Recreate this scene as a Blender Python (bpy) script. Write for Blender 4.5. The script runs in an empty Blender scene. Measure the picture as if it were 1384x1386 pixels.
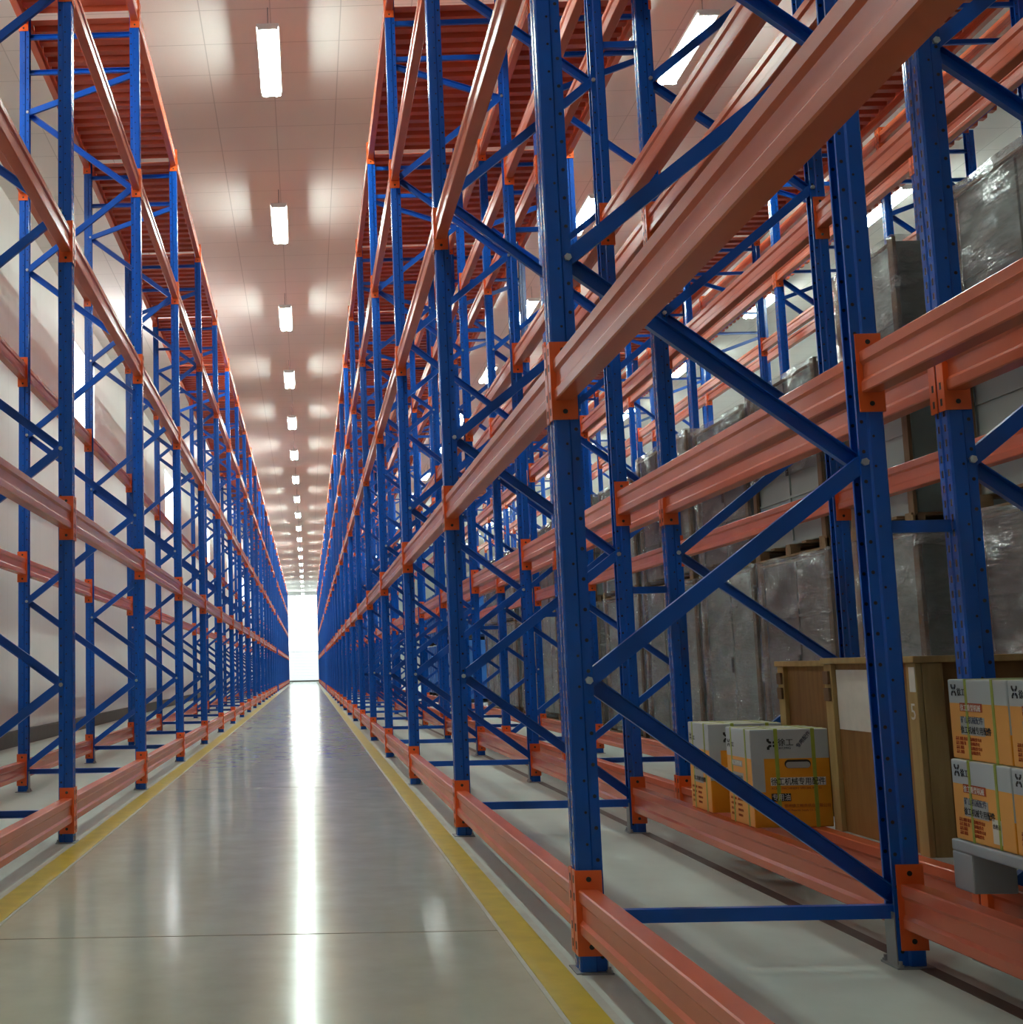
import bpy, bmesh, math, random
from mathutils import Vector, Matrix
random.seed(7)
C = bpy.context.scene.collection
S = bpy.context.scene
PI = math.pi
# ------------------------------------------------------------------ layout
BAY = 3.4127            # spacing of the upright frames along the aisle (Y)
XP, XR = 0.0, 1.0       # right rack: aisle line, inner line
XF, XG = 1.294, 2.294   # second right rack, back to back with the first
XC, XC2 = 4.612, 5.612  # third rack, beyond the second aisle
XD, XD2 = 5.906, 6.906
XL, XK = -2.318, -3.318 # left rack: aisle line, wall line
YL = 0.038
LEV = [0.055, 1.781, 3.501, 5.201, 6.800]   # bottoms of the beam connectors
CON_H = 0.265
NB = 28                 # last frame
GAP_BAY = 16            # the cross passage has no beams
ZC = 7.85               # ceiling
XWL, XWR = -5.05, 11.0
YB, YE = -7.0, 110.0

# ------------------------------------------------------------------ helpers
def tag(o, label, cat, group=None, kind=None):
    o['label'] = label; o['category'] = cat
    if group: o['group'] = group
    if kind: o['kind'] = kind
    return o
def empty(name, loc=(0, 0, 0), rz=0.0):
    o = bpy.data.objects.new(name, None); C.objects.link(o)
    o.location = loc; o.rotation_euler = (0, 0, rz); o.empty_display_size = 0.1
    return o
def mesh_of(name, bm, m):
    bmesh.ops.recalc_face_normals(bm, faces=bm.faces)
    me = bpy.data.meshes.new(name); bm.to_mesh(me); bm.free()
    for x in (m if isinstance(m, (list, tuple)) else [m]): me.materials.append(x)
    return me
def put(name, me, parent=None, loc=(0, 0, 0), rz=0.0):
    o = bpy.data.objects.new(name, me); C.objects.link(o)
    o.location = loc; o.rotation_euler = (0, 0, rz)
    if parent: o.parent = parent
    return o
def obj(name, bm, m, parent=None, loc=(0, 0, 0), rz=0.0):
    return put(name, mesh_of(name, bm, m), parent, loc, rz)
def struct(name, bm, m):
    o = obj(name, bm, m); o['kind'] = 'structure'; return o
def box(bm, x0, x1, y0, y1, z0, z1, bev=0.0, mi=0):
    r = bmesh.ops.create_cube(bm, size=1.0)
    vs = r['verts']
    for v in vs:
        v.co = Vector((x0 + (v.co.x + .5) * (x1 - x0), y0 + (v.co.y + .5) * (y1 - y0), z0 + (v.co.z + .5) * (z1 - z0)))
    fs = {f for v in vs for f in v.link_faces}
    for f in fs: f.material_index = mi
    if bev > 0:
        es = list({e for f in fs for e in f.edges})
        bmesh.ops.bevel(bm, geom=es, offset=bev, segments=2, affect='EDGES', profile=.6)
def prism(bm, pts, p0, p1, ax_u, ax_v, mi=0):
    """extrude the closed 2-D outline pts (u,v) from p0 to p1"""
    p0, p1, ax_u, ax_v = Vector(p0), Vector(p1), Vector(ax_u), Vector(ax_v)
    a = [bm.verts.new(p0 + ax_u * u + ax_v * v) for u, v in pts]
    b = [bm.verts.new(p1 + ax_u * u + ax_v * v) for u, v in pts]
    n = len(pts)
    for i in range(n):
        f = bm.faces.new((a[i], a[(i + 1) % n], b[(i + 1) % n], b[i])); f.material_index = mi
    f = bm.faces.new(a[::-1]); f.material_index = mi
    f = bm.faces.new(b); f.material_index = mi
def strip_outline(line, t):
    """a closed outline of thickness t following an open polyline"""
    n = len(line); left = []; right = []
    for i in range(n):
        d1 = Vector(line[i]) - Vector(line[i - 1]) if i else Vector(line[1]) - Vector(line[0])
        d2 = Vector(line[i + 1]) - Vector(line[i]) if i < n - 1 else d1
        d1.normalize(); d2.normalize()
        n1 = Vector((-d1.y, d1.x)); n2 = Vector((-d2.y, d2.x))
        m = (n1 + n2); m.normalize(); k = t / max(.4, m.dot(n1))
        p = Vector(line[i])
        left.append(tuple(p)); right.append(tuple(p + m * k))
    return left + right[::-1]
def cyl(bm, p0, p1, r, seg=12, mi=0):
    p0, p1 = Vector(p0), Vector(p1); d = (p1 - p0).normalized()
    u = d.orthogonal().normalized(); v = d.cross(u)
    prism(bm, [(r * math.cos(2 * PI * k / seg), r * math.sin(2 * PI * k / seg)) for k in range(seg)], p0, p1, u, v, mi)
ORD = ['', 'first', 'second', 'third', 'fourth', 'fifth', 'sixth', 'seventh', 'eighth', 'ninth', 'tenth', 'eleventh', 'twelfth', 'thirteenth',
       'fourteenth', 'fifteenth', 'sixteenth', 'seventeenth', 'eighteenth', 'nineteenth', 'twentieth', 'twenty-first', 'twenty-second', 'twenty-third',
       'twenty-fourth', 'twenty-fifth', 'twenty-sixth', 'twenty-seventh', 'twenty-eighth', 'twenty-ninth', 'thirtieth', 'thirty-first', 'thirty-second']

# ------------------------------------------------------------------ materials
class NT:
    def __init__(s, name):
        s.m = bpy.data.materials.new(name); s.m.use_nodes = True
        s.t = s.m.node_tree; s.n = s.t.nodes; s.b = s.n['Principled BSDF']; s.out = s.n['Material Output']
    def node(s, t, **kw):
        x = s.n.new(t)
        for k, v in kw.items():
            if k in ('operation', 'blend_type', 'data_type', 'noise_dimensions', 'interpolation', 'feature', 'use_clamp', 'invert', 'offset', 'squash', 'offset_frequency', 'squash_frequency'): setattr(x, k, v)
            else: x.inputs[k.replace('_', ' ') if isinstance(k, str) else k].default_value = v
        return x
    def link(s, a, b): s.t.links.new(a, b)
    def math(s, op, a, b=None, c=None):
        x = s.n.new('ShaderNodeMath'); x.operation = op
        for i, v in enumerate((a, b, c)):
            if v is None: continue
            if isinstance(v, (int, float)): x.inputs[i].default_value = v
            else: s.link(v, x.inputs[i])
        return x.outputs[0]
    def obj_xyz(s):
        tc = s.n.new('ShaderNodeTexCoord'); sp = s.n.new('ShaderNodeSeparateXYZ')
        s.link(tc.outputs['Object'], sp.inputs[0]); s.tc = tc
        return sp.outputs
    def noise(s, scale, detail=3, rough=.5, vec_scale=None):
        tc = s.n.new('ShaderNodeTexCoord'); nz = s.n.new('ShaderNodeTexNoise')
        nz.inputs['Scale'].default_value = scale; nz.inputs['Detail'].default_value = detail; nz.inputs['Roughness'].default_value = rough
        if vec_scale:
            mp = s.n.new('ShaderNodeMapping'); mp.inputs['Scale'].default_value = vec_scale
            s.link(tc.outputs['Object'], mp.inputs[0]); s.link(mp.outputs[0], nz.inputs['Vector'])
        else: s.link(tc.outputs['Object'], nz.inputs['Vector'])
        return nz.outputs['Fac']
    def ramp(s, fac, stops):
        r = s.n.new('ShaderNodeValToRGB'); e = r.color_ramp.elements
        while len(e) < len(stops): e.new(.5)
        for i, (p, c) in enumerate(stops): e[i].position = p; e[i].color = (*c, 1) if len(c) == 3 else c
        s.link(fac, r.inputs[0]); return r.outputs[0]
    def mix(s, fac, a, b):
        x = s.n.new('ShaderNodeMix'); x.data_type = 'RGBA'
        if isinstance(fac, (int, float)): x.inputs[0].default_value = fac
        else: s.link(fac, x.inputs[0])
        for i, v in ((6, a), (7, b)):
            if isinstance(v, tuple): x.inputs[i].default_value = (*v, 1)
            else: s.link(v, x.inputs[i])
        return x.outputs[2]
    def bump(s, h, strength, dist=.01):
        b = s.n.new('ShaderNodeBump'); b.inputs['Strength'].default_value = strength; b.inputs['Distance'].default_value = dist
        s.link(h, b.inputs['Height']); s.link(b.outputs[0], s.b.inputs['Normal'])
    def set(s, col=None, rough=None, spec=None, metal=None, coat=None):
        if col is not None:
            if isinstance(col, tuple): s.b.inputs['Base Color'].default_value = (*col, 1)
            else: s.link(col, s.b.inputs['Base Color'])
        if rough is not None:
            if isinstance(rough, (int, float)): s.b.inputs['Roughness'].default_value = rough
            else: s.link(rough, s.b.inputs['Roughness'])
        if spec is not None: s.b.inputs['Specular IOR Level'].default_value = spec
        if metal is not None: s.b.inputs['Metallic'].default_value = metal
        if coat is not None: s.b.inputs['Coat Weight'].default_value = coat; s.b.inputs['Coat Roughness'].default_value = .12
        return s.m
def plain(name, col, rough=.5, spec=.5, metal=0.0, vary=.12, scale=6.0):
    t = NT(name); nz = t.noise(scale, 4)
    c0 = tuple(c * (1 - vary) for c in col); c1 = tuple(min(1, c * (1 + vary)) for c in col)
    return t.set(t.ramp(nz, [(.3, c0), (.7, c1)]), rough, spec, metal)
BLUE = (0.002, 0.088, 0.47)
ORANGE = (0.80, 0.115, 0.025)
def paint(name, col, rough=.26):
    t = NT(name); nz = t.noise(3.0, 3)
    t.set(t.ramp(nz, [(.3, tuple(c * .92 for c in col)), (.7, tuple(c * 1.05 for c in col))]), rough, .5)
    t.bump(t.noise(40, 2), .04, .002)
    return t.m
M_BRACE = paint('blue_brace_paint', BLUE, .3)
M_ORANGE = paint('orange_paint_baked_sheen', (0.66, 0.135, 0.058), .27)  # connector paint made paler and pinker, with white reflections mixed into the colour
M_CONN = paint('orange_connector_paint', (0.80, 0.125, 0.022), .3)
M_DECK = paint('orange_deck_paint', (0.56, 0.088, 0.028), .42)
def post_paint():
    """blue paint with punched bolt holes on the sides and slots on the face"""
    t = NT('blue_post_paint'); X, Y, Z = t.obj_xyz()
    geo = t.n.new('ShaderNodeNewGeometry'); sp = t.n.new('ShaderNodeSeparateXYZ')
    vt = t.n.new('ShaderNodeVectorTransform'); vt.vector_type = 'NORMAL'; vt.convert_from = 'WORLD'; vt.convert_to = 'OBJECT'
    t.link(geo.outputs['True Normal'], vt.inputs[0]); t.link(vt.outputs[0], sp.inputs[0])
    side = t.math('GREATER_THAN', t.math('ABSOLUTE', sp.outputs[1]), .7)
    face = t.math('GREATER_THAN', t.math('ABSOLUTE', sp.outputs[0]), .7)
    def dots(cx, pitch, off, r):
        dz = t.math('SUBTRACT', t.math('FLOORED_MODULO', t.math('ADD', Z, off), pitch), pitch / 2)
        dx = t.math('SUBTRACT', X, cx)
        d2 = t.math('ADD', t.math('MULTIPLY', dz, dz), t.math('MULTIPLY', dx, dx))
        return t.math('LESS_THAN', d2, r * r)
    holes = t.math('MAXIMUM', dots(.029, .1, 0, .0062), dots(-.004, .1, .05, .0045))
    dz = t.math('ABSOLUTE', t.math('SUBTRACT', t.math('FLOORED_MODULO', Z, .05), .025))
    dy = t.math('ABSOLUTE', t.math('SUBTRACT', t.math('ABSOLUTE', Y), .021))
    slots = t.math('MULTIPLY', t.math('LESS_THAN', dz, .012), t.math('LESS_THAN', dy, .0055))
    fac = t.math('MAXIMUM', t.math('MULTIPLY', side, holes), t.math('MULTIPLY', face, slots))
    nz = t.noise(3.0, 3)
    col = t.ramp(nz, [(.3, tuple(c * .92 for c in BLUE)), (.7, tuple(c * 1.05 for c in BLUE))])
    t.set(t.mix(fac, col, (.012, .014, .02)), .26, .5)
    return t.m
M_POST = post_paint()
M_GALV = plain('galvanised_steel', (.30, .31, .31), .45, .5, .6)
M_BOLT = plain('zinc_bolt', (.55, .6, .62), .3, .5, .8)
M_DARK = plain('dark_hole', (.02, .02, .02), .7)
def concrete(name, a, b, rough0, rough1, streak=False):
    t = NT(name)
    n1 = t.noise(.7, 6, .6); n2 = t.noise(5.0, 5, .6); n3 = t.noise(1.0, 4, .6, (1.4, .10, 1))
    f = t.math('ADD', t.math('MULTIPLY', n1, .4), t.math('ADD', t.math('MULTIPLY', n2, .25), t.math('MULTIPLY', n3, .35)))
    col = t.ramp(f, [(.36, a), (.62, b)])
    sp = t.noise(90, 2); col = t.mix(t.math('MULTIPLY', t.math('GREATER_THAN', sp, .70), .25), col, (.5, .48, .42))
    t.set(col, t.math('ADD', t.math('MULTIPLY', n2, rough1 - rough0), rough0), .5)
    t.bump(t.noise(3.0, 3, .5, (1.6, .35, 1)), .05 if streak else .08, .01)
    if streak: t.b.inputs['Specular IOR Level'].default_value = .28
    return t.m
M_AISLE = concrete('polished_concrete', (.43, .44, .315), (.56, .565, .42), .10, .21, True)
M_FLOOR = concrete('rough_concrete', (.44, .49, .44), (.575, .63, .57), .45, .7)
M_YELLOW = plain('yellow_line_paint', (.55, .42, .035), .35, .5, 0, .12, 9)
M_PALE = plain('pale_line_edge', (.48, .48, .42), .5)
M_JOINT = plain('floor_joint', (.20, .17, .10), .6)
M_GROOVE_SHADE = plain('floor_groove_and_shadow', (.15, .12, .105), .7)
def panel_wall(name, col, pitch_a, pitch_b, axes, rough, seam=.8):
    t = NT(name); o = t.obj_xyz()
    facs = []
    for ax, p, off in zip(axes, (pitch_a, pitch_b), (0, 0)):
        if not p: continue
        d = t.math('ABSOLUTE', t.math('SUBTRACT', t.math('FLOORED_MODULO', t.math('ADD', o[ax], 100 * p), p), p / 2))
        facs.append(t.math('LESS_THAN', d, .006))
    f = facs[0] if len(facs) == 1 else t.math('MAXIMUM', facs[0], facs[1])
    nz = t.noise(.5, 3)
    c = t.ramp(nz, [(.3, tuple(x * .95 for x in col)), (.7, col)])
    t.set(t.mix(t.math('MULTIPLY', f, seam), c, tuple(x * .45 for x in col)), rough, .5)
    return t.m
M_CEIL = panel_wall('ceiling_panels', (.84, .81, .765), .74, .74, (0, 1), .6, .5)
M_WALL = panel_wall('white_wall_panels', (.88, .88, .85), 1.1, 0, (1, 2), .40, .35)
M_WEND = panel_wall('end_wall_panels', (.84, .86, .88), 0, 1.0, (0, 2), .5, .25)
M_BASE = plain('dark_wall_kerb', (.10, .085, .075), .6)
def emit(name, col, s):
    t = NT(name); t.b.inputs['Base Color'].default_value = (*col, 1)
    t.b.inputs['Emission Color'].default_value = (*col, 1); t.b.inputs['Emission Strength'].default_value = s
    return t.m
M_TUBE = emit('lit_fluorescent_tube', (.84, 1.0, .93), 66.0)
M_DAY = emit('daylit_window_pane', (.93, .98, 1.0), 5.0)
M_DAYEND = emit('daylit_end_pane', (.95, .98, 1.0), 1.15)
M_WALLGLOW = emit('added_wall_glow', (.74, .83, .87), .42)
M_FIX = plain('white_fixture_housing', (.75, .76, .74), .4)
M_FRAMEW = plain('white_window_frame', (.7, .71, .71), .45)
M_WOOD = None
def wood(name, a, b, rough=.65, sc=(18, 1.2, 1.2)):
    t = NT(name); n = t.noise(3.0, 5, .6, sc); n2 = t.noise(2.5, 3)
    t.set(t.ramp(t.math('ADD', t.math('MULTIPLY', n, .65), t.math('MULTIPLY', n2, .35)), [(.35, a), (.65, b)]), rough, .3)
    t.bump(n, .15, .003); return t.m
M_PLY = wood('brown_plywood', (.21, .098, .028), (.31, .16, .05), .6, (2, 9, 1.0))
M_BATTEN = wood('pale_pine_batten', (.36, .235, .085), (.49, .34, .14), .65, (9, 9, .8))
M_BOARD = wood('brown_corner_board', (.13, .068, .034), (.20, .115, .06), .7, (9, 9, .8))
M_PALLETW = wood('pine_pallet_wood', (.16, .095, .045), (.25, .155, .08), .7, (2, 9, 9))
M_CAB = plain('grey_green_cabinet_paint', (.27, .315, .29), .4, .5, 0, .08, 2)
M_CABD = plain('dark_grey_cabinet', (.15, .16, .155), .5, .5, 0, .15, 2)
M_PINK = plain('grey_brown_carton', (.17, .145, .14), .6, .4, 0, .2, 3)
M_PLAST = plain('grey_plastic_pallet', (.40, .43, .46), .45, .5, 0, .06, 4)
M_BLUEBOX = plain('light_blue_crate_paint', (.03, .17, .55), .45, .5, 0, .12, 1.5)
M_PAPER = plain('white_paper', (.72, .68, .62), .7, .3, 0, .05, 20)
M_INK = plain('black_ink', (.015, .014, .016), .6)
M_REDINK = plain('red_ink', (.45, .07, .015), .6)
M_WHITE = plain('white_ink', (.78, .77, .74), .6, .4, 0, .04)
M_BLUEINK = plain('dark_blue_stamp', (.06, .06, .12), .6)
M_GREYP = plain('grey_print', (.42, .43, .44), .6, .4, 0, .05)
M_STRAP = plain('yellow_green_strap', (.36, .42, .06), .35, .5, 0, .1, 30)
M_TOP = plain('pale_carton_top', (.62, .62, .50), .7, .3, 0, .06, 8)
def film():
    t = NT('stretch_film')
    n1 = t.noise(2.0, 5, .65, (1, 1, 2.6)); n2 = t.noise(9.0, 4, .65, (1, .45, 2.4)); n3 = t.noise(26.0, 2, .5, (1, .5, 1.6))
    h = t.math('ADD', t.math('MULTIPLY', n1, .8), t.math('ADD', t.math('MULTIPLY', n2, .6), t.math('MULTIPLY', n3, .22)))
    t.set((.30, .275, .27), .10, .9)
    t.bump(h, 1.0, .12)
    t.link(t.ramp(n1, [(.36, (.18,) * 3), (.66, (.70,) * 3)]), t.b.inputs['Alpha'])
    return t.m
M_FILM = film()
def carton_mat(w, d, h):
    t = NT('orange_carton_print'); X, Y, Z = t.obj_xyz()
    geo = t.n.new('ShaderNodeNewGeometry'); sp = t.n.new('ShaderNodeSeparateXYZ')
    vt = t.n.new('ShaderNodeVectorTransform'); vt.vector_type = 'NORMAL'; vt.convert_from = 'WORLD'; vt.convert_to = 'OBJECT'
    t.link(geo.outputs['True Normal'], vt.inputs[0]); t.link(vt.outputs[0], sp.inputs[0])
    top = t.math('GREATER_THAN', sp.outputs[2], .7)
    front = t.math('LESS_THAN', sp.outputs[1], -.7)
    band = t.math('GREATER_THAN', Z, h * .70)
    notch = t.math('MULTIPLY', front, t.math('MULTIPLY', t.math('GREATER_THAN', Z, h * .36), t.math('LESS_THAN', X, -w / 2 + .055)))
    grey = t.math('MAXIMUM', band, notch)
    nz = t.noise(7, 4)
    og = t.ramp(nz, [(.3, (.78, .29, .010)), (.7, (.88, .37, .03))])
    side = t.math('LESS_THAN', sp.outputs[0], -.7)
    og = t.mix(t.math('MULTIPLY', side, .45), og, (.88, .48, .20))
    c = t.mix(grey, og, (.50, .53, .56))
    c = t.mix(top, c, (.62, .62, .50))
    t.set(c, .55, .4); return t.m

# ------------------------------------------------------------------ room
bm = bmesh.new(); box(bm, XWL, -2.13, YB, YE, -.1, 0); struct('floor_left', bm, M_FLOOR)
bm = bmesh.new(); box(bm, -2.13, -.19, YB, YE, -.1, 0); struct('floor', bm, M_AISLE)
bm = bmesh.new(); box(bm, -.19, XWR, YB, YE, -.1, 0); struct('floor_right', bm, M_FLOOR)
bm = bmesh.new(); box(bm, XWL - .2, XWR + .2, YB - .2, YE + .2, ZC, ZC + .15); struct('ceiling', bm, M_CEIL)
bm = bmesh.new(); box(bm, XWR, XWR + .2, YB, YE, 0, ZC); struct('wall_right', bm, M_WALL)
bm = bmesh.new(); box(bm, XWL - .2, XWR + .2, YB - .2, YB, 0, ZC); struct('wall_back', bm, M_WALL)
bm = bmesh.new(); box(bm, XWL, XWL + .06, YB, YE, 0, .22, .01); struct('baseboard_left', bm, M_BASE)
bm = bmesh.new(); box(bm, -2.6, .4, YE - .08, YE, 0, .12); struct('baseboard_end', bm, M_BASE)
# left wall, built round its windows
WIN = [(18.8 + 15.45 * k, 21.3 + 15.45 * k) for k in range(-1, 6)]
WZ0, WZ1 = 5.55, 7.15
bm = bmesh.new()
box(bm, XWL - .2, XWL, YB, YE, 0, WZ0); box(bm, XWL - .2, XWL, YB, YE, WZ1, ZC)
ys = [YB] + [v for w in WIN for v in w] + [YE]
for i in range(0, len(ys), 2): box(bm, XWL - .2, XWL, ys[i], ys[i + 1], WZ0, WZ1)
struct('wall_left', bm, M_WALL)
for n, (y0, y1) in enumerate(WIN):
    bm = bmesh.new(); box(bm, XWL - .12, XWL - .10, y0, y1, WZ0, WZ1); w = struct('window_%d' % (n + 1), bm, M_DAY)
    bm = bmesh.new()
    for a in (y0, y1 - .05): box(bm, XWL - .10, XWL + .01, a, a + .05, WZ0, WZ1)
    for a in (WZ0, WZ1 - .05): box(bm, XWL - .10, XWL + .01, y0 + .05, y1 - .05, a, a + .05)
    obj('window_frame', bm, M_FRAMEW, w)
# end wall with a big daylit window high up
EX0, EX1, EZ0, EZ1 = -3.2, .9, 2.6, 7.6
bm = bmesh.new()
box(bm, XWL - .2, XWR + .2, YE, YE + .2, EZ1, ZC)
box(bm, XWL - .2, EX0, YE, YE + .2, 0, EZ1); box(bm, EX1, XWR + .2, YE, YE + .2, 0, EZ1)
struct('wall_end', bm, M_WEND)
bm = bmesh.new()
for k in range(10): box(bm, EX0, EX1, YE + .02, YE + .05, EZ0 * k / 10, EZ0 * (k + 1) / 10 - .008, .004)
struct('glow_panel_1', bm, M_WALLGLOW)  # glowing slatted panel, added to brighten the lower end wall
bm = bmesh.new(); box(bm, EX0, EX1, YE + .10, YE + .12, EZ0, EZ1); w = struct('window_8', bm, M_DAYEND)
bm = bmesh.new()
for k in range(4): x = EX0 + (EX1 - EX0 - .05) * k / 3; box(bm, x, x + .05, YE + .03, YE + .10, EZ0, EZ1)
for k in range(6): z = EZ0 + (EZ1 - EZ0 - .05) * k / 5; box(bm, EX0, EX1, YE + .035, YE + .095, z, z + .05)
obj('window_frame', bm, M_FRAMEW, w)
# lines on the floor
bm = bmesh.new(); box(bm, -.19, -.075, YB, 52.5, 0, .004); struct('trim_1', bm, M_YELLOW)
bm = bmesh.new(); box(bm, -2.255, -2.13, YB, 52.5, 0, .004); struct('trim_2', bm, M_YELLOW)
for n_, (a_, b_) in enumerate([(-.205, -.19), (-.075, -.045), (-2.13, -2.118), (-2.285, -2.255)]):
    bm = bmesh.new(); box(bm, a_, b_, YB, YE, 0, .002); struct('trim_%d' % (n_ + 3), bm, M_PALE)
for k in range(18):
    bm = bmesh.new(); box(bm, -2.118, -.205, .66 + 6.1 * k, .668 + 6.1 * k, 0, .001); struct('trim_%d' % (k + 8), bm, M_JOINT)
bm = bmesh.new(); box(bm, 1.01, 1.065, YB, YE, 0, .0015); struct('trim_7', bm, M_GROOVE_SHADE)  # floor groove, widened to carry the soft shadow beside it as colour

# ------------------------------------------------------------------ ceiling lights
TZ = 7.52
bm = bmesh.new(); box(bm, -.118, .118, -.775, .775, .024, .062, .006); FX_H = mesh_of('housing', bm, M_FIX)
bm = bmesh.new(); cyl(bm, (0, -.76, 0), (0, .76, 0), .024, 14); FX_T = mesh_of('tube', bm, M_TUBE)
bm = bmesh.new(); box(bm, -.105, .105, -.012, .012, -.012, .03, .003); FX_C = mesh_of('end_cap', bm, M_FIX)
bm = bmesh.new(); cyl(bm, (0, 0, .07), (0, 0, ZC - TZ), .006, 6)
FX_R = mesh_of('hanger', bm, M_GALV)
rows = [(-1.135, 'above the aisle', 20), (3.37, 'above the wrapped goods', 14), (7.75, 'beyond the third rack', 12)]
for X, where, n in rows:
    k0 = -2 if X < 0 else (0 if X < 5 else 1)
    for k in range(k0, n):
        y = 9.08 + 5.165 * k
        t = empty('ceiling_light', (X, y, TZ))
        if k >= 0: lab = 'lit fluorescent ceiling light, %s in the row %s' % (ORD[k + 1 - max(0, k0)], where)
        else: lab = 'lit fluorescent ceiling light over the camera, in the row ' + where
        tag(t, lab, 'ceiling light', 'ceiling lights ' + where)
        put('housing', FX_H, t); 
        for s in (-.785, .785): put('end_cap', FX_C, t, (0, s, 0)); put('hanger', FX_R, t, (0, s * .75, 0))
        for s in (-.06, .06): put('tube', FX_T, t, (s, 0, 0))

# ------------------------------------------------------------------ upright frames
HT = 7.0
line = [(.043, .026), (.043, .037), (.012, .037), (.006, .045), (-.037, .045), (-.043, .039), (-.043, .009), (-.039, .005),
        (-.039, -.005), (-.043, -.009), (-.043, -.039), (-.037, -.045), (.006, -.045), (.012, -.037), (.043, -.037), (.043, -.026)]
POST_OUT = strip_outline(line, .0035)
def mk_post(z0=.006, z1=HT):
    bm = bmesh.new(); prism(bm, POST_OUT, (0, 0, z0), (0, 0, z1), (1, 0, 0), (0, 1, 0)); return bm
FN = [.92, 2.34, 3.83, 5.30]            # bolted nodes of the front post
RN = [.22, 1.615, 3.07, 4.56, 6.03]     # bolted nodes of the rear post
def channel(bm, a, b, w, d, flip, yoff):
    """a C-channel brace from a to b in the frame's plane"""
    a = Vector((a[0], yoff, a[1])); b = Vector((b[0], yoff, b[1])); dr = (b - a).normalized()
    v = Vector((0, 1, 0)) * (1 if flip else -1); u = dr.cross(Vector((0, 1, 0)))
    ln = [(-w / 2, d / 2), (-w / 2, -d / 2), (w / 2, -d / 2), (w / 2, d / 2)]
    prism(bm, strip_outline(ln, .0035), a, b, u, v)
FP, RP = .030, .970
def diags():
    seq = [(RP, RN[0]), (FP, FN[0]), (RP, RN[1]), (FP, FN[1]), (RP, RN[2]), (FP, FN[2]), (RP, RN[3]), (FP, FN[3]), (RP, RN[4]), (FP, 6.36)]
    out = []
    for i in range(len(seq) - 1):
        bm = bmesh.new(); up = i % 2
        channel(bm, seq[i], seq[i + 1], .052, .028, bool(up), -.017 if up else .013)
        out.append(bm)
    return out
def horiz(z, w=.042):
    bm = bmesh.new(); channel(bm, (.02, z), (.98, z), w, .03, True, 0.0); return bm
def bolt():
    bm = bmesh.new(); cyl(bm, (.029, -.050, 0), (.029, .050, 0), .0075, 8); cyl(bm, (.029, -.048, 0), (.029, -.037, 0), .013, 6); cyl(bm, (.029, .037, 0), (.029, .048, 0), .013, 6)
    return bm
def plate():
    bm = bmesh.new(); box(bm, -.060, .058, -.062, .062, 0, .006)
    for y in (-.054, .054): cyl(bm, (.045, y, .006), (.045, y, .024), .006, 8); cyl(bm, (.045, y, .006), (.045, y, .013), .010, 6)
    return bm
ME_POST = mesh_of('post', mk_post(), M_POST)
ME_BOLT = mesh_of('bolt', bolt(), M_BOLT)
bm = bmesh.new(); box(bm, .0435, .047, -.036, .036, .006, .17); ME_FOOT = mesh_of('foot_bracket', bm, M_GALV)
ME_PLATE = mesh_of('base_plate', plate(), M_GALV)
ME_DIAG = [mesh_of('diagonal_brace', b, M_BRACE) for b in diags()]
ME_HOR = [mesh_of('horizontal_brace', horiz(z), M_BRACE) for z in (.168, 6.42, 6.76)]
# one mesh of the whole frame, for those far down the hall whose parts are too small to see
bm = bmesh.new()
for me, x, rz in [(ME_POST, 0, 0), (ME_POST, 1, PI)] + [(m, 0, 0) for m in ME_DIAG + ME_HOR]:
    k = len(bm.verts); bm.from_mesh(me); bm.verts.ensure_lookup_table()
    mt = Matrix.Translation((x, 0, 0)) @ Matrix.Rotation(rz, 4, 'Z')
    for v in bm.verts[k:]: v.co = mt @ v.co
ME_FAR = mesh_of('rack_upright', bm, M_POST)
def frame(x, y, rot, label, cat, group, parts=True, near=False):
    if not parts:
        return tag(put('rack_upright', ME_FAR, None, (x, y, 0), rot), label, cat, group)
    t = tag(empty('rack_upright', (x, y, 0), rot), label, cat, group)
    a = put('post', ME_POST, t); b = put('post', ME_POST, t, (1, 0, 0), PI)
    if near:
        for z in FN: put('bolt', ME_BOLT, a, (0, 0, z))
        for z in RN[1:]: put('bolt', ME_BOLT, b, (0, 0, z))
    put('base_plate', ME_PLATE, t); put('base_plate', ME_PLATE, t, (1, 0, 0), PI)
    put('foot_bracket', ME_FOOT, a); put('foot_bracket', ME_FOOT, b)
    for m in ME_DIAG: put('diagonal_brace', m, t)
    for m in ME_HOR: put('horizontal_brace', m, t)
    return t
RACKS = [('A', XP, 0, 0.0, -1, NB, 'right rack'), ('B', XG, PI, 0.0, -1, NB, 'second right rack'), ('L', XL, PI, YL, 0, NB, 'left rack'),
         ('C', XC, 0, 0.0, 0, 13, 'third right rack'), ('D', XD2, PI, 0.0, 1, 13, 'fourth right rack')]
for key, x, rot, y0, i0, i1, nm in RACKS:
    for i in range(i0, i1 + 1):
        k = i - i0 + (0 if key in 'AB' else 1)
        if key == 'L': k = i
        lab = 'blue upright frame with zigzag braces, %s from the camera in the %s' % (ORD[k], nm) if k > 0 else 'blue upright frame beside the camera, in the ' + nm
        frame(x, y0 + i * BAY, rot, lab, 'upright frame', 'upright frames of the ' + nm, i <= 13, i <= 4 and key in 'ABL')

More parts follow.
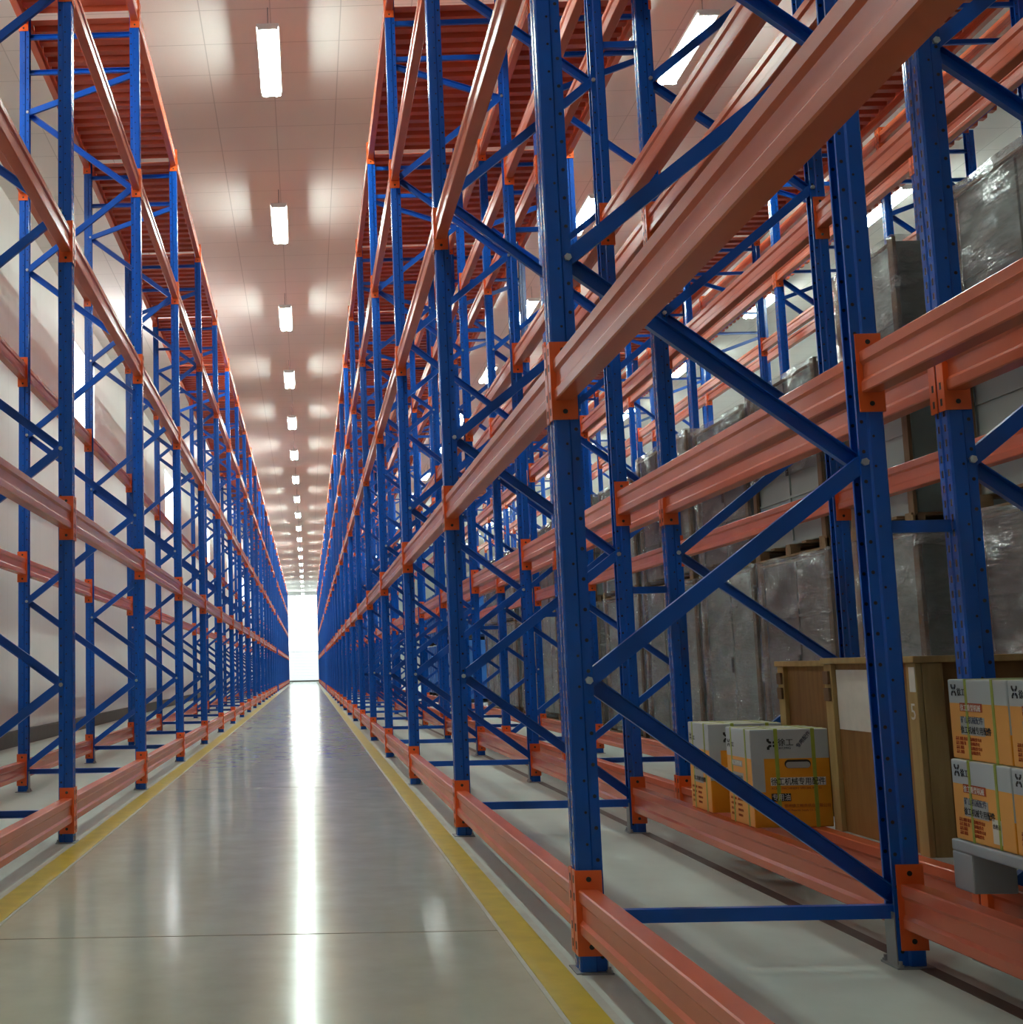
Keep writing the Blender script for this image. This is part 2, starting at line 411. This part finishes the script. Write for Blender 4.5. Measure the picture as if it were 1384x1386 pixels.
# ------------------------------------------------------------------ beams
BL = BAY - .092
prof = [(-.040, .004), (-.036, 0), (.021, 0), (.025, .004), (.025, .034), (.017, .046), (.017, .092), (.025, .104), (.025, .136), (.021, .14),
        (-.036, .14), (-.040, .136), (-.040, .104), (-.031, .092), (-.031, .046), (-.040, .034)]
def beam_bm():
    bm = bmesh.new(); prism(bm, prof, (0, .004, .065), (0, BL - .004, .065), (1, 0, 0), (0, 0, 1)); return bm
def con_bm(s):
    """L-shaped end connector; s=+1 at the start of the beam, -1 at its end"""
    bm = bmesh.new()
    ya, yb = (0, .004) if s > 0 else (BL - .004, BL)
    box(bm, -.050, .036, ya, yb, 0, CON_H, 0)
    if s > 0: box(bm, -.050, -.0455, -.040, ya, 0, CON_H)
    else: box(bm, -.050, -.0455, yb, yb + .040, 0, CON_H)
    for z in (.028, CON_H - .028):                 # punched pin holes
        y0, y1 = (yb, yb + .0008) if s > 0 else (ya - .0008, ya)
        cyl(bm, (-.006, y0, z), (-.006, y1, z), .0085, 10, 1)
    for z in (.03, .085, .18, .235):               # slots on the wrapped flange
        yc = -.02 if s > 0 else BL + .02
        box(bm, -.0508, -.0499, yc - .006, yc + .006, z - .012, z + .012, 0, 1)
    return bm
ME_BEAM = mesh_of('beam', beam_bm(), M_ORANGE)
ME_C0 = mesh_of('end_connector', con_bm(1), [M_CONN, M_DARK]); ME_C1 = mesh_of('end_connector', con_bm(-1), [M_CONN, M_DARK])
bm = bmesh.new(); bm.from_mesh(ME_BEAM); nf = len(bm.faces); bm.from_mesh(ME_C0); bm.from_mesh(ME_C1); bm.faces.ensure_lookup_table()
for fc in bm.faces[nf:]: fc.material_index += 1
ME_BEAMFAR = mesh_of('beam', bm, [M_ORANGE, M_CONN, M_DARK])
LN = {'P': (XP, 0, 0.0, 'aisle side of the right rack'), 'R': (XR, 1, 0.0, 'inner side of the right rack'),
      'F': (XF, 0, 0.0, 'near side of the second right rack'), 'G': (XG, 1, 0.0, 'far side of the second right rack'),
      'L': (XL, 1, YL, 'aisle side of the left rack'), 'K': (XK, 0, YL, 'wall side of the left rack'),
      'C': (XC, 0, 0.0, 'near side of the third right rack'), 'E': (XC2, 1, 0.0, 'far side of the third right rack'), 'D': (XD, 0, 0.0, 'near side of the fourth right rack')}
LEVN = ['lowest', 'second', 'third', 'fourth', 'top']
cam_xy = (-.884, -4.313)
cand = []
for ln, (x, rot, y0, nm) in LN.items():
    rng = range(-1, NB) if ln in 'PRFG' else (range(0, NB) if ln in 'LK' else range(1, 13))
    for i in rng:
        for lv in range(5):
            if i == GAP_BAY and lv < 4: continue
            if ln in 'CEDH' and lv < (4 if ln == 'H' else 3): continue
            dep = (i + .5) * BAY - cam_xy[1]
            hid = {'P': 1, 'L': 1, 'R': 1.5, 'K': 1.7, 'F': 2.2, 'G': 2.6, 'C': 2.8, 'E': 3.2, 'D': 3.0, 'H': 3.4}[ln]
            if ln in 'FG' and lv >= 3: hid *= 1.4
            if ln == 'R' and lv == 4: hid *= 1.4
            cand.append((dep * hid, ln, i, lv))
cand.sort()
top = cand[:300]; rest = cand[300:]
def place(ln, i, lv):
    x, rot, y0, nm = LN[ln]
    y = y0 + i * BAY + .046
    return ((x, y, LEV[lv]), 0.0) if not rot else ((x, y + BL, LEV[lv]), PI)
for _, ln, i, lv in top:
    loc, rz = place(ln, i, lv); nm = LN[ln][3]
    k = i + (2 if ln in 'PRFG' else 1) if ln in 'PRFGLK' else i
    lab = 'orange beam, %s level, %s, %s bay from the camera' % (LEVN[lv], nm, ORD[k])
    far = i > 9
    o = tag(put('rack_beam', ME_BEAMFAR if far else ME_BEAM, None, loc, rz), lab, 'beam', 'orange beams on the ' + nm, 'thing')
    if not far: put('end_connector', ME_C0, o); put('end_connector', ME_C1, o)
bm = bmesh.new()
for _, ln, i, lv in rest:
    loc, rz = place(ln, i, lv)
    k = len(bm.verts); bm.from_mesh(ME_BEAMFAR); bm.verts.ensure_lookup_table()
    mt = Matrix.Translation(loc) @ Matrix.Rotation(rz, 4, 'Z')
    for v in bm.verts[k:]: v.co = mt @ v.co
tag(obj('rack_beams', bm, [M_ORANGE, M_CONN, M_DARK]), 'remaining orange beams far down the racks, too small to tell apart', 'beams', None, 'stuff')

# ------------------------------------------------------------------ corrugated decks on top
def deck_bm(x0, x1, ln):
    bm = bmesh.new(); p = .2; y = 0.0; up = []
    n = int(ln / p)
    p = ln / n
    for k in range(n):
        for f, z in ((0, 0), (.42, 0), (.5, .045), (.92, .045)): up.append((y + (k + f) * p, z))
    up.append((y + ln, 0))
    t = .004
    v0 = [[bm.verts.new((x, a, z + dz)) for a, z in up] for x, dz in ((x0, 0), (x1, 0), (x0, t), (x1, t))]
    for i in range(len(up) - 1):
        bm.faces.new((v0[0][i], v0[0][i + 1], v0[1][i + 1], v0[1][i])); bm.faces.new((v0[2][i], v0[3][i], v0[3][i + 1], v0[2][i + 1]))
        bm.faces.new((v0[0][i], v0[2][i], v0[2][i + 1], v0[0][i + 1])); bm.faces.new((v0[1][i], v0[1][i + 1], v0[3][i + 1], v0[3][i]))
    for i in (0, -1): bm.faces.new((v0[0][i], v0[1][i], v0[3][i], v0[2][i]))
    return bm
ME_DECK = mesh_of('deck_sheet', deck_bm(-.472, .472, BAY - .13), M_DECK)
for key, xc, y0, i0, i1, nm in [('A', .5, 0, -1, NB, 'right rack'), ('B', 1.794, 0, -1, NB, 'second right rack'), ('L', -2.818, YL, 0, NB, 'left rack'),
                                ('C', 5.112, 0, 1, 13, 'third right rack'), ('D', 6.406, 0, 1, 13, 'fourth right rack')]:
    for i in range(i0, i1):
        k = i + 2 if key in 'AB' else (i + 1 if key == 'L' else i)
        tag(put('deck_sheet', ME_DECK, None, (xc, y0 + i * BAY + .065, LEV[4] + .155)), 'red-orange corrugated deck sheet on top of the %s, %s bay from the camera' % (nm, ORD[k]),
            'deck sheet', 'corrugated deck sheets on the ' + nm)

# spacers that tie the two right racks back to back, and the blue rails behind
bm = bmesh.new(); ln = [(-.02, .015), (-.02, -.015), (.02, -.015), (.02, .015)]
prism(bm, strip_outline(ln, .0035), (XR + .046, 0, 0), (XF - .046, 0, 0), (0, 0, 1), (0, 1, 0))
ME_SP = mesh_of('row_spacer', bm, M_BRACE)
for i in range(0, 12):
    for z, zn in ((1.40, 'below the second level'), (4.80, 'below the fourth level')):
        tag(put('row_spacer', ME_SP, None, (0, i * BAY, z)), 'short blue spacer %s, joining right racks at %s frame from camera' % (zn, ORD[i + 1]), 'spacer', 'row spacers')
bm = bmesh.new(); prism(bm, strip_outline(ln, .0035), (0, .05, 0), (0, BAY - .05, 0), (0, 0, 1), (1, 0, 0)); ME_RAIL = mesh_of('tie_rail', bm, M_BRACE)
for i in range(1, 13):
    tag(put('tie_rail', ME_RAIL, None, (XC, i * BAY, 5.62)), 'thin blue tie rail along the third right rack, %s bay from the camera' % ORD[i], 'rail', 'tie rails')

# ------------------------------------------------------------------ writing
dg = None
def text_mesh(s, size, m, align='LEFT', ext=.0006, name='printed_text', stretch=1.0, bold=0.0):
    cu = bpy.data.curves.new('txt', 'FONT'); cu.body = s; cu.size = size; cu.align_x = align; cu.extrude = ext; cu.resolution_u = 2; cu.offset = bold
    o = bpy.data.objects.new('txt', cu); C.objects.link(o)
    bpy.context.view_layer.update()
    me = bpy.data.meshes.new_from_object(o.evaluated_get(bpy.context.evaluated_depsgraph_get()))
    bpy.data.objects.remove(o); bpy.data.curves.remove(cu)
    me.name = name; me.materials.clear(); me.materials.append(m)
    for v in me.vertices: v.co.x *= stretch
    return me
def face_put(name, me, parent, p, side):
    """lay flat artwork on the -Y face ('F') or the -X face ('S') of its parent"""
    o = put(name, me, parent, p)
    o.rotation_euler = (PI / 2, 0, 0) if side == 'F' else (PI / 2, 0, -PI / 2)
    return o
def rect_mesh(w, h, m, t=.0006, name='print_patch'):
    bm = bmesh.new(); box(bm, 0, w, 0, h, 0, t); return mesh_of(name, bm, m)
def stadium(w, h, m, t, name, part=None):
    bm = bmesh.new(); r = h / 2; pts = []
    for k in range(13): a = -PI / 2 + PI * k / 12; pts.append((w - r + r * math.cos(a), r + r * math.sin(a)))
    for k in range(13): a = PI / 2 + PI * k / 12; pts.append((r + r * math.cos(a), r + r * math.sin(a)))
    prism(bm, pts, (0, 0, 0), (0, 0, t), (1, 0, 0), (0, 1, 0)); return mesh_of(name, bm, m)
def logo_mesh(sz, m):
    """the square emblem of four angled strokes round a centre"""
    bm = bmesh.new(); s = sz / 2
    for sx in (-1, 1):
        for sy in (-1, 1):
            prism(bm, [(sx * s * .12, sy * s * .10), (sx * s * .55, sy * s * .12), (sx * s * .95, sy * s * .55), (sx * s * .95, sy * s * .98), (sx * s * .50, sy * s * .98), (sx * s * .50, sy * s * .60), (sx * s * .12, sy * s * .45)],
                  (s, s, 0), (s, s, .0006), (1, 0, 0), (0, 1, 0))
    return mesh_of('logo', bm, m)
def carton(name, loc, w, d, h, label, group, rz=0.0, front=True, code=False):
    bm = bmesh.new(); box(bm, -w / 2, w / 2, -d / 2, d / 2, 0, h, .006)
    t = tag(put(name, mesh_of(name, bm, carton_mat(w, d, h)), None, loc, rz), label, 'box', group)
    bm = bmesh.new(); box(bm, -w / 2 + .004, w / 2 - .004, -.003, .003, h, h + .0008); obj('lid_seam', bm, M_GREYP, t)
    e = .0015
    # straps
    if front:
        for x in (-w * .17, w * .30):
            bm = bmesh.new()
            box(bm, x - .008, x + .008, -d / 2 - e, d / 2 + e, h, h + e); box(bm, x - .008, x + .008, -d / 2 - e, -d / 2, 0, h); box(bm, x - .008, x + .008, d / 2, d / 2 + e, 0, h)
            obj('strap', bm, M_STRAP, t)
    for y in ((-d * .27, d * .18) if not front else (-d * .30, d * .28)):
        bm = bmesh.new()
        box(bm, -w / 2 - e, w / 2 + e, y - .007, y + .007, h, h + e); box(bm, -w / 2 - e, -w / 2, y - .007, y + .007, 0, h); box(bm, w / 2, w / 2 + e, y - .007, y + .007, 0, h)
        obj('strap', bm, M_STRAP, t)
    F = -d / 2 - .0006
    if front:
        x0 = -w / 2
        face_put('logo', logo_mesh(.048, M_INK), t, (x0 + .070, F, h * .79), 'F')
        face_put('printed_text', text_mesh('徐工', .034, M_INK, bold=.0002), t, (x0 + .118, F, h * .835), 'F')
        face_put('printed_text', text_mesh('XCMG', .014, M_INK, stretch=1.3), t, (x0 + .120, F, h * .795), 'F')
        o = face_put('stamp', text_mesh('专用配件', .022, M_BLUEINK), t, (x0 + .205, F, h * .80), 'F'); o.rotation_euler = (PI / 2, -math.radians(48), 0)
        face_put('handle_slot', stadium(.112, .036, M_INK, .0007, 'handle_slot'), t, (x0 + .142, F, h * .60), 'F')
        face_put('handle_slot', stadium(.104, .026, M_GREYP, .0006, 'handle_slot'), t, (x0 + .147, F - .0006, h * .602), 'F')
        face_put('print_patch', rect_mesh(.235, .034, M_WHITE), t, (x0 + .078, F, h * .425), 'F')
        face_put('printed_text', text_mesh('徐工机械专用配件', .033, M_INK, stretch=.88, bold=.0003), t, (x0 + .079, F - .0006, h * .437), 'F')
        face_put('printed_text', text_mesh('XCMG MACHINERY SPECIAL PARTS', .0135, M_REDINK), t, (x0 + .079, F, h * .385), 'F')
        face_put('print_patch', rect_mesh(.082, .033, M_INK), t, (x0 + .078, F, h * .265), 'F')
        face_put('printed_text', text_mesh('专用油', .031, M_WHITE, stretch=.85), t, (x0 + .080, F - .0006, h * .279), 'F')
        face_put('printed_text', text_mesh('徐工：徐州徐工物资供应有限公司', .0165, M_REDINK), t, (x0 + .080, F, h * .205), 'F')
        face_put('printed_text', text_mesh('Xuzhou XCMG Materials Supply Co., Ltd.', .0115, M_REDINK), t, (x0 + .080, F, h * .165), 'F')
    Sx = -w / 2 - .0006
    # narrow side: local Y runs away from the viewer, so artwork starts at +d/2
    y0 = d / 2
    k = min(1.0, d / .34)
    face_put('logo', logo_mesh(.036 * k, M_INK), t, (Sx, y0 - .022 * k, h * .79), 'S')
    face_put('printed_text', text_mesh('徐工', .026 * k, M_INK), t, (Sx, y0 - .063 * k, h * .80), 'S')
    face_put('print_patch', rect_mesh(.145 * k, .026, M_REDINK if not front else M_GREYP), t, (Sx, y0 - .075 * k, h * .60), 'S')
    face_put('printed_text', text_mesh('徐工重型机械', .022 * k, M_WHITE), t, (Sx - .0006, y0 - .078 * k, h * .615), 'S')
    face_put('print_patch', rect_mesh(.155 * k, .070 * h / .25 * .8, M_GREYP), t, (Sx, y0 - .072 * k, h * .31), 'S')
    face_put('printed_text', text_mesh('矿山机械配件', .024 * k, M_BLUEINK), t, (Sx - .0006, y0 - .076 * k, h * .46), 'S')
    face_put('printed_text', text_mesh('徐工机械专用配件', .0245 * k, M_INK, bold=.0002), t, (Sx - .0006, y0 - .070 * k, h * .335), 'S')
    for q in range(4):
        face_put('printed_text', text_mesh('品名 规格 数量'[: 8 - q], .012 * k, M_REDINK), t, (Sx, y0 - .03 * k, h * (.24 - .055 * q)), 'S')
        face_put('printed_text', text_mesh('徐州配件公司'[: 6 - q % 2], .012 * k, M_REDINK), t, (Sx, y0 - .125 * k, h * (.24 - .055 * q)), 'S')
    if code:
        face_put('paper_label', rect_mesh(.055, .07, M_PAPER), t, (Sx, y0 - .245 * k, h * .06), 'S')
        face_put('printed_text', text_mesh('合格证', .016, M_INK), t, (Sx - .0006, y0 - .248 * k, h * .24), 'S')
    return t
BT = LEV[0] + .205      # top of the lowest beams
carton('parts_carton', (1.181, 1.565, BT + .001), .336, .325, .415, 'orange and grey parts carton with hand slot, nearer of two between the right racks', 'cartons across the lowest beams')
carton('parts_carton', (1.189, 2.155, BT + .001), .352, .325, .415, 'orange and grey parts carton behind the one showing its hand slot, second from camera', 'cartons across the lowest beams')

# grey plastic pallet with two layers of cartons
PAL = (1.105, -.135)
rzp = math.radians(-2.5)
t = tag(empty('plastic_pallet', (PAL[0], PAL[1], BT + .001), rzp), 'grey plastic pallet carrying the double layer of orange cartons', 'pallet')
bm = bmesh.new(); box(bm, 0, 1.0, -1.2, 0, .115, .150, .006); obj('deck', bm, M_PLAST, t)
for y0_, y1_ in ((-.13, 0), (-.67, -.53), (-1.2, -1.07)):
    for x0_, x1_ in ((0, .13), (.44, .56), (.87, 1.0)):
        bm = bmesh.new(); box(bm, x0_, x1_, y0_, y1_, 0, .115, .006); obj('foot', bm, M_PLAST, t)
for k in range(3):
    for l in range(2):
        w_, d_, h_ = .42, .375, .243
        lx, ly = .22 + .01 * l, -.205 - k * .383
        cx = PAL[0] + lx * math.cos(rzp) - ly * math.sin(rzp); cy = PAL[1] + lx * math.sin(rzp) + ly * math.cos(rzp)
        carton('parts_carton', (cx, cy, BT + .153 + l * .245), w_, d_, h_,
               'orange and grey carton on the plastic pallet, %s layer, %s from the left' % (('lower', 'upper')[l], ORD[k + 1]), 'cartons on the plastic pallet', rzp, False, l == 0)

# wooden crates in the second right rack
def crate(y0, y1, x0, x1, h, label, paper=None, tape=False, z0=None):
    t = tag(empty('wooden_crate', ((x0 + x1) / 2, (y0 + y1) / 2, BT + .001 if z0 is None else z0)), label, 'crate', 'wooden crates on the lowest beams')
    w, d = (x1 - x0) / 2, (y1 - y0) / 2
    bm = bmesh.new(); box(bm, -w + .02, w - .02, -d + .02, d - .02, 0.0 if tape else .055, h - .02); obj('panel', bm, M_PLY, t)
    xa, xb = (1.275 - (x0 + x1) / 2, 2.315 - (x0 + x1) / 2) if z0 is None else (-w, w)
    for y in (() if tape else (d - .30, d - .12) if z0 is None else (-d + .1, d - .2)):
        bm = bmesh.new(); box(bm, xa, xb, y, y + .08, 0, .054, .003); obj('skid', bm, M_BATTEN, t)
    bm = bmesh.new(); box(bm, -w - .01, w + .01, -d - .01, d + .01, h - .025, h, .004); obj('lid', bm, M_BATTEN, t)
    for y in (-d, d - .075):
        for x in (-w, w - .022):
            bm = bmesh.new(); box(bm, x, x + .022, y, y + .075, 0.0 if tape else .055, h - .026, .003); obj('batten', bm, M_BATTEN, t)
    for y in (-d, d - .022):
        for x in (-w + .024, w - .10):
            bm = bmesh.new(); box(bm, x, x + .075, y, y + .0215, 0.0 if tape else .055, h - .026, .003); obj('batten', bm, M_BATTEN, t)
    bm = bmesh.new()
    for zz in (h - .09, h - .16): box(bm, -w - .012, -w - .001, d - .066, d - .012, zz - .02, zz + .035, .003)
    obj('corner_clip', bm, M_BOARD, t)
    if paper:
        a, b, z0, z1 = paper
        bm = bmesh.new(); box(bm, -w + .017, -w + .0198, a, b, z0, z1); obj('paper_sheet', bm, M_PAPER, t)
    if tape:
        bm = bmesh.new(); box(bm, -w - .002, -w - .0005, -d + .005, -d + .05, h - .13, h - .04); obj('paper_label', bm, M_PAPER, t)
        o = face_put('chalk_mark', text_mesh('5', .085, M_PAPER), t, (-w - .0005, -d + .06, h - .23), 'S')
    return t
crate(.47, 1.31, 1.314, 2.30, .715, 'brown wooden crate with white paper sheet on its side, nearest to the aisle cartons', (.03, .335, .42, .665), True)
crate(1.375, 2.06, 1.385, 2.16, .705, 'brown wooden crate behind the cartons, farther of the two crates side by side')
crate(-1.12, -.20, 1.57, 2.08, .565, 'brown wooden crate with pale lid, on the plastic pallet behind its cartons', z0=BT + .152)

# ------------------------------------------------------------------ film-wrapped cabinets in the second aisle
def film_shell(x0, x1, y0, y1, z0, z1, seed):
    rnd = random.Random(seed); bm = bmesh.new()
    bmesh.ops.create_cube(bm, size=1.0)
    bmesh.ops.subdivide_edges(bm, edges=bm.edges[:], cuts=13, use_grid_fill=True)
    ph = [rnd.uniform(0, 6.28) for _ in range(6)]
    for v in bm.verts:
        c = v.co.copy(); p = Vector((x0 + (c.x + .5) * (x1 - x0), y0 + (c.y + .5) * (y1 - y0), z0 + (c.z + .5) * (z1 - z0)))
        edge = max(0.0, .5 - max(sorted((abs(c.x), abs(c.y), abs(c.z)))[1], 0)) * 2
        k = .012 * math.sin(9 * p.y + 5 * p.z + ph[0]) + .010 * math.sin(17 * p.z + 3 * p.y + ph[1]) + .008 * math.sin(23 * p.y - 11 * p.z + ph[2]) + rnd.uniform(-.006, .006)
        n = Vector([math.copysign(1, q) if abs(abs(q) - .5) < 1e-4 else 0 for q in c])
        v.co = p + n * (k * (.3 + edge) - .012 * edge)
    for f in bm.faces: f.smooth = True
    return bm
def wrapped(y0, y1, z0, z1, label, style, x0=3.5, x1=4.42, seed=0):
    """style: 'cabinet' half wrapped, 'film' fully wrapped, 'lattice' open end"""
    rnd = random.Random(seed)
    t = tag(empty('wrapped_cabinet', ((x0 + x1) / 2, (y0 + y1) / 2, z0)), label, 'wrapped goods', 'film wrapped cabinets stacked in the second aisle')
    w, d, h = (x1 - x0) / 2, (y1 - y0) / 2, z1 - z0
    bm = bmesh.new()
    for k in range(5):
        yy = -d + .02 + (2 * d - .14) * k / 4; box(bm, -w, w, yy, yy + .10, .09, .11)
    for xx in (-w, -.05, w - .09):
        box(bm, xx, xx + .09, -d, d, .0, .018)
        for yy in (-d, -.06, d - .12): box(bm, xx, xx + .09, yy, yy + .12, .018, .09)
    obj('pallet', bm, M_PALLETW, t)
    cab = M_CAB if style != 'film' or rnd.random() < .4 else M_PINK
    bm = bmesh.new()
    box(bm, -w + .06, w - .04, -d + .05, d - .05, .112, h - .02, .012)
    n = max(2, int(round(2 * d / .8)))
    for k in range(1, n):                                  # door joints, lids
        yy = -d + .05 + (2 * d - .1) * k / n; box(bm, -w + .045, -w + .061, yy - .02, yy + .02, .15, h - .05)
    for zz in (h * .33, h * .72): box(bm, -w + .048, -w + .061, -d + .05, d - .05, zz - .012, zz + .012)
    obj('cabinet', bm, cab, t)
    if style == 'lattice':
        for k in range(4):
            z = .2 + k * (h - .3) / 4
            bm = bmesh.new(); box(bm, -w + .25, w - .25, -d + .035, -d + .052, z + .05, z + (h - .3) / 4 - .05); obj('opening', bm, M_DARK, t)
    # wood corner boards
    for yy in (-d, d - .085):
        bm = bmesh.new(); box(bm, -w + .012, -w + .040, yy, yy + .085, .0, h, .004); obj('corner_board', bm, M_BOARD, t)
    bm = bmesh.new(); box(bm, -w + .012, -w + .040, -d + .085, d - .085, h - .05, h - .03, .003); obj('top_board', bm, M_BOARD, t)
    if style in ('film', 'cabinet'):
        # handle and hinge hardware
        bm = bmesh.new(); box(bm, -w + .03, -w + .05, -.02, .02, h * .45, h * .45 + .16, .004); obj('handle', bm, M_DARK, t)
    if style == 'cabinet': za, zb = h * .45, h + .01
    else: za, zb = .05, h + .012
    bm = film_shell(-w, w + .01, -d - .012, d + .012, za, zb, seed + 11)
    obj('stretch_film', bm, M_FILM, t)
    return t
import itertools
def yu(u):      # where the goods' front is cut by a line of sight
    return 1755.6 * 4.384 / (u - 416.0) - 4.313
units = [(2.2, yu(1312), 4.07, 'film', 'cabinet'), (yu(1238), yu(1150), 4.07, 'lattice', 'cabinet'), (yu(1118), yu(1022), 3.55, 'film', 'cabinet'), (yu(1016), yu(945), 3.52, 'film', 'film'),
         (yu(938), yu(868), 3.62, 'film', 'film'), (yu(862), yu(815), 3.5, 'lattice', 'film'), (yu(805), yu(757), 3.55, 'film', 'cabinet'), (yu(750), yu(702), 3.5, 'film', 'film'), (yu(696), yu(655), 3.45, 'film', 'film')]
units[0] = (yu(1312) - 2.3, yu(1312), 4.07, 'film', 'cabinet')
for k, (a, b, zt, s0, s1) in enumerate(units):
    a, b = min(a, b), max(a, b)
    wrapped(a, b, 0, 1.90, 'grey cabinet wrapped in clear film on a pallet, lower tier, %s stack from the camera' % ORD[k + 1], s0, seed=k)
    wrapped(a + .02, b - .02, 1.90, zt, 'grey cabinet wrapped in clear film on a pallet, upper tier, %s stack from the camera' % ORD[k + 1], s1, seed=k + 20)
# blue steel crates farther down the same aisle
for k in range(4):
    for l in range(2):
        t = tag(empty('steel_crate', (3.96, 33.0 + k * 3.0, l * 1.75)), 'blue steel crate with ribbed sides, %s tier, %s stack along' % (('lower', 'upper')[l], ORD[k + 1]), 'crate', 'blue steel crates behind the wrapped cabinets')
        bm = bmesh.new(); box(bm, -.45, .45, -1.4, 1.4, .1, 1.7, .02); obj('body', bm, M_BLUEBOX, t)
        bm = bmesh.new()
        for q in range(5): y = -1.4 + q * .675; box(bm, -.48, -.45, y, y + .1, .1, 1.7, .005)
        obj('rib', bm, M_BLUEBOX, t)
        bm = bmesh.new()
        for y in (-1.4, -.1, 1.2):
            for x in (-.45, .25): box(bm, x, x + .2, y, y + .2, 0, .1)
        obj('foot', bm, M_DARK, t)

# ------------------------------------------------------------------ camera, world, view
cam = bpy.data.cameras.new('camera'); co = bpy.data.objects.new('camera', cam); C.objects.link(co); S.camera = co
yaw, pitch, roll = -0.0198, 0.1220, 0.0219
f, px, py = 1755.61, 376.43, 692.97
cy, sy, cp, sp = math.cos(yaw), math.sin(yaw), math.cos(pitch), math.sin(pitch)
right = Vector((cy, -sy, 0)); fwd = Vector((cp * sy, cp * cy, sp)); down = -Vector((-sp * sy, -sp * cy, cp))
cr, sr = math.cos(roll), math.sin(roll)
r2 = right * cr + down * sr; d2 = down * cr - right * sr
mw = Matrix((( r2.x, -d2.x, -fwd.x, -.884), (r2.y, -d2.y, -fwd.y, -4.313), (r2.z, -d2.z, -fwd.z, .972), (0, 0, 0, 1)))
co.matrix_world = mw
cam.sensor_fit = 'AUTO'; cam.sensor_width = 36.0; cam.lens = 36.0 * f / 1386.0
cam.shift_x = (692.0 - px) / 1386.0; cam.shift_y = (py - 693.0) / 1386.0
cam.clip_start = .05; cam.clip_end = 300
W = bpy.data.worlds.new('world'); S.world = W; W.use_nodes = True
W.node_tree.nodes['Background'].inputs[0].default_value = (.7, .8, .9, 1); W.node_tree.nodes['Background'].inputs[1].default_value = .3
S.view_settings.view_transform = 'Standard'; S.view_settings.look = 'None'; S.view_settings.gamma = 1.0; S.view_settings.exposure = 1.08
S.view_settings.use_curve_mapping = False
try:
    S.cycles.use_denoising = True; S.cycles.sample_clamp_indirect = 6.0; S.cycles.use_light_tree = True
    S.cycles.caustics_reflective = False; S.cycles.caustics_refractive = False; S.cycles.transparent_max_bounces = 16
except Exception: pass
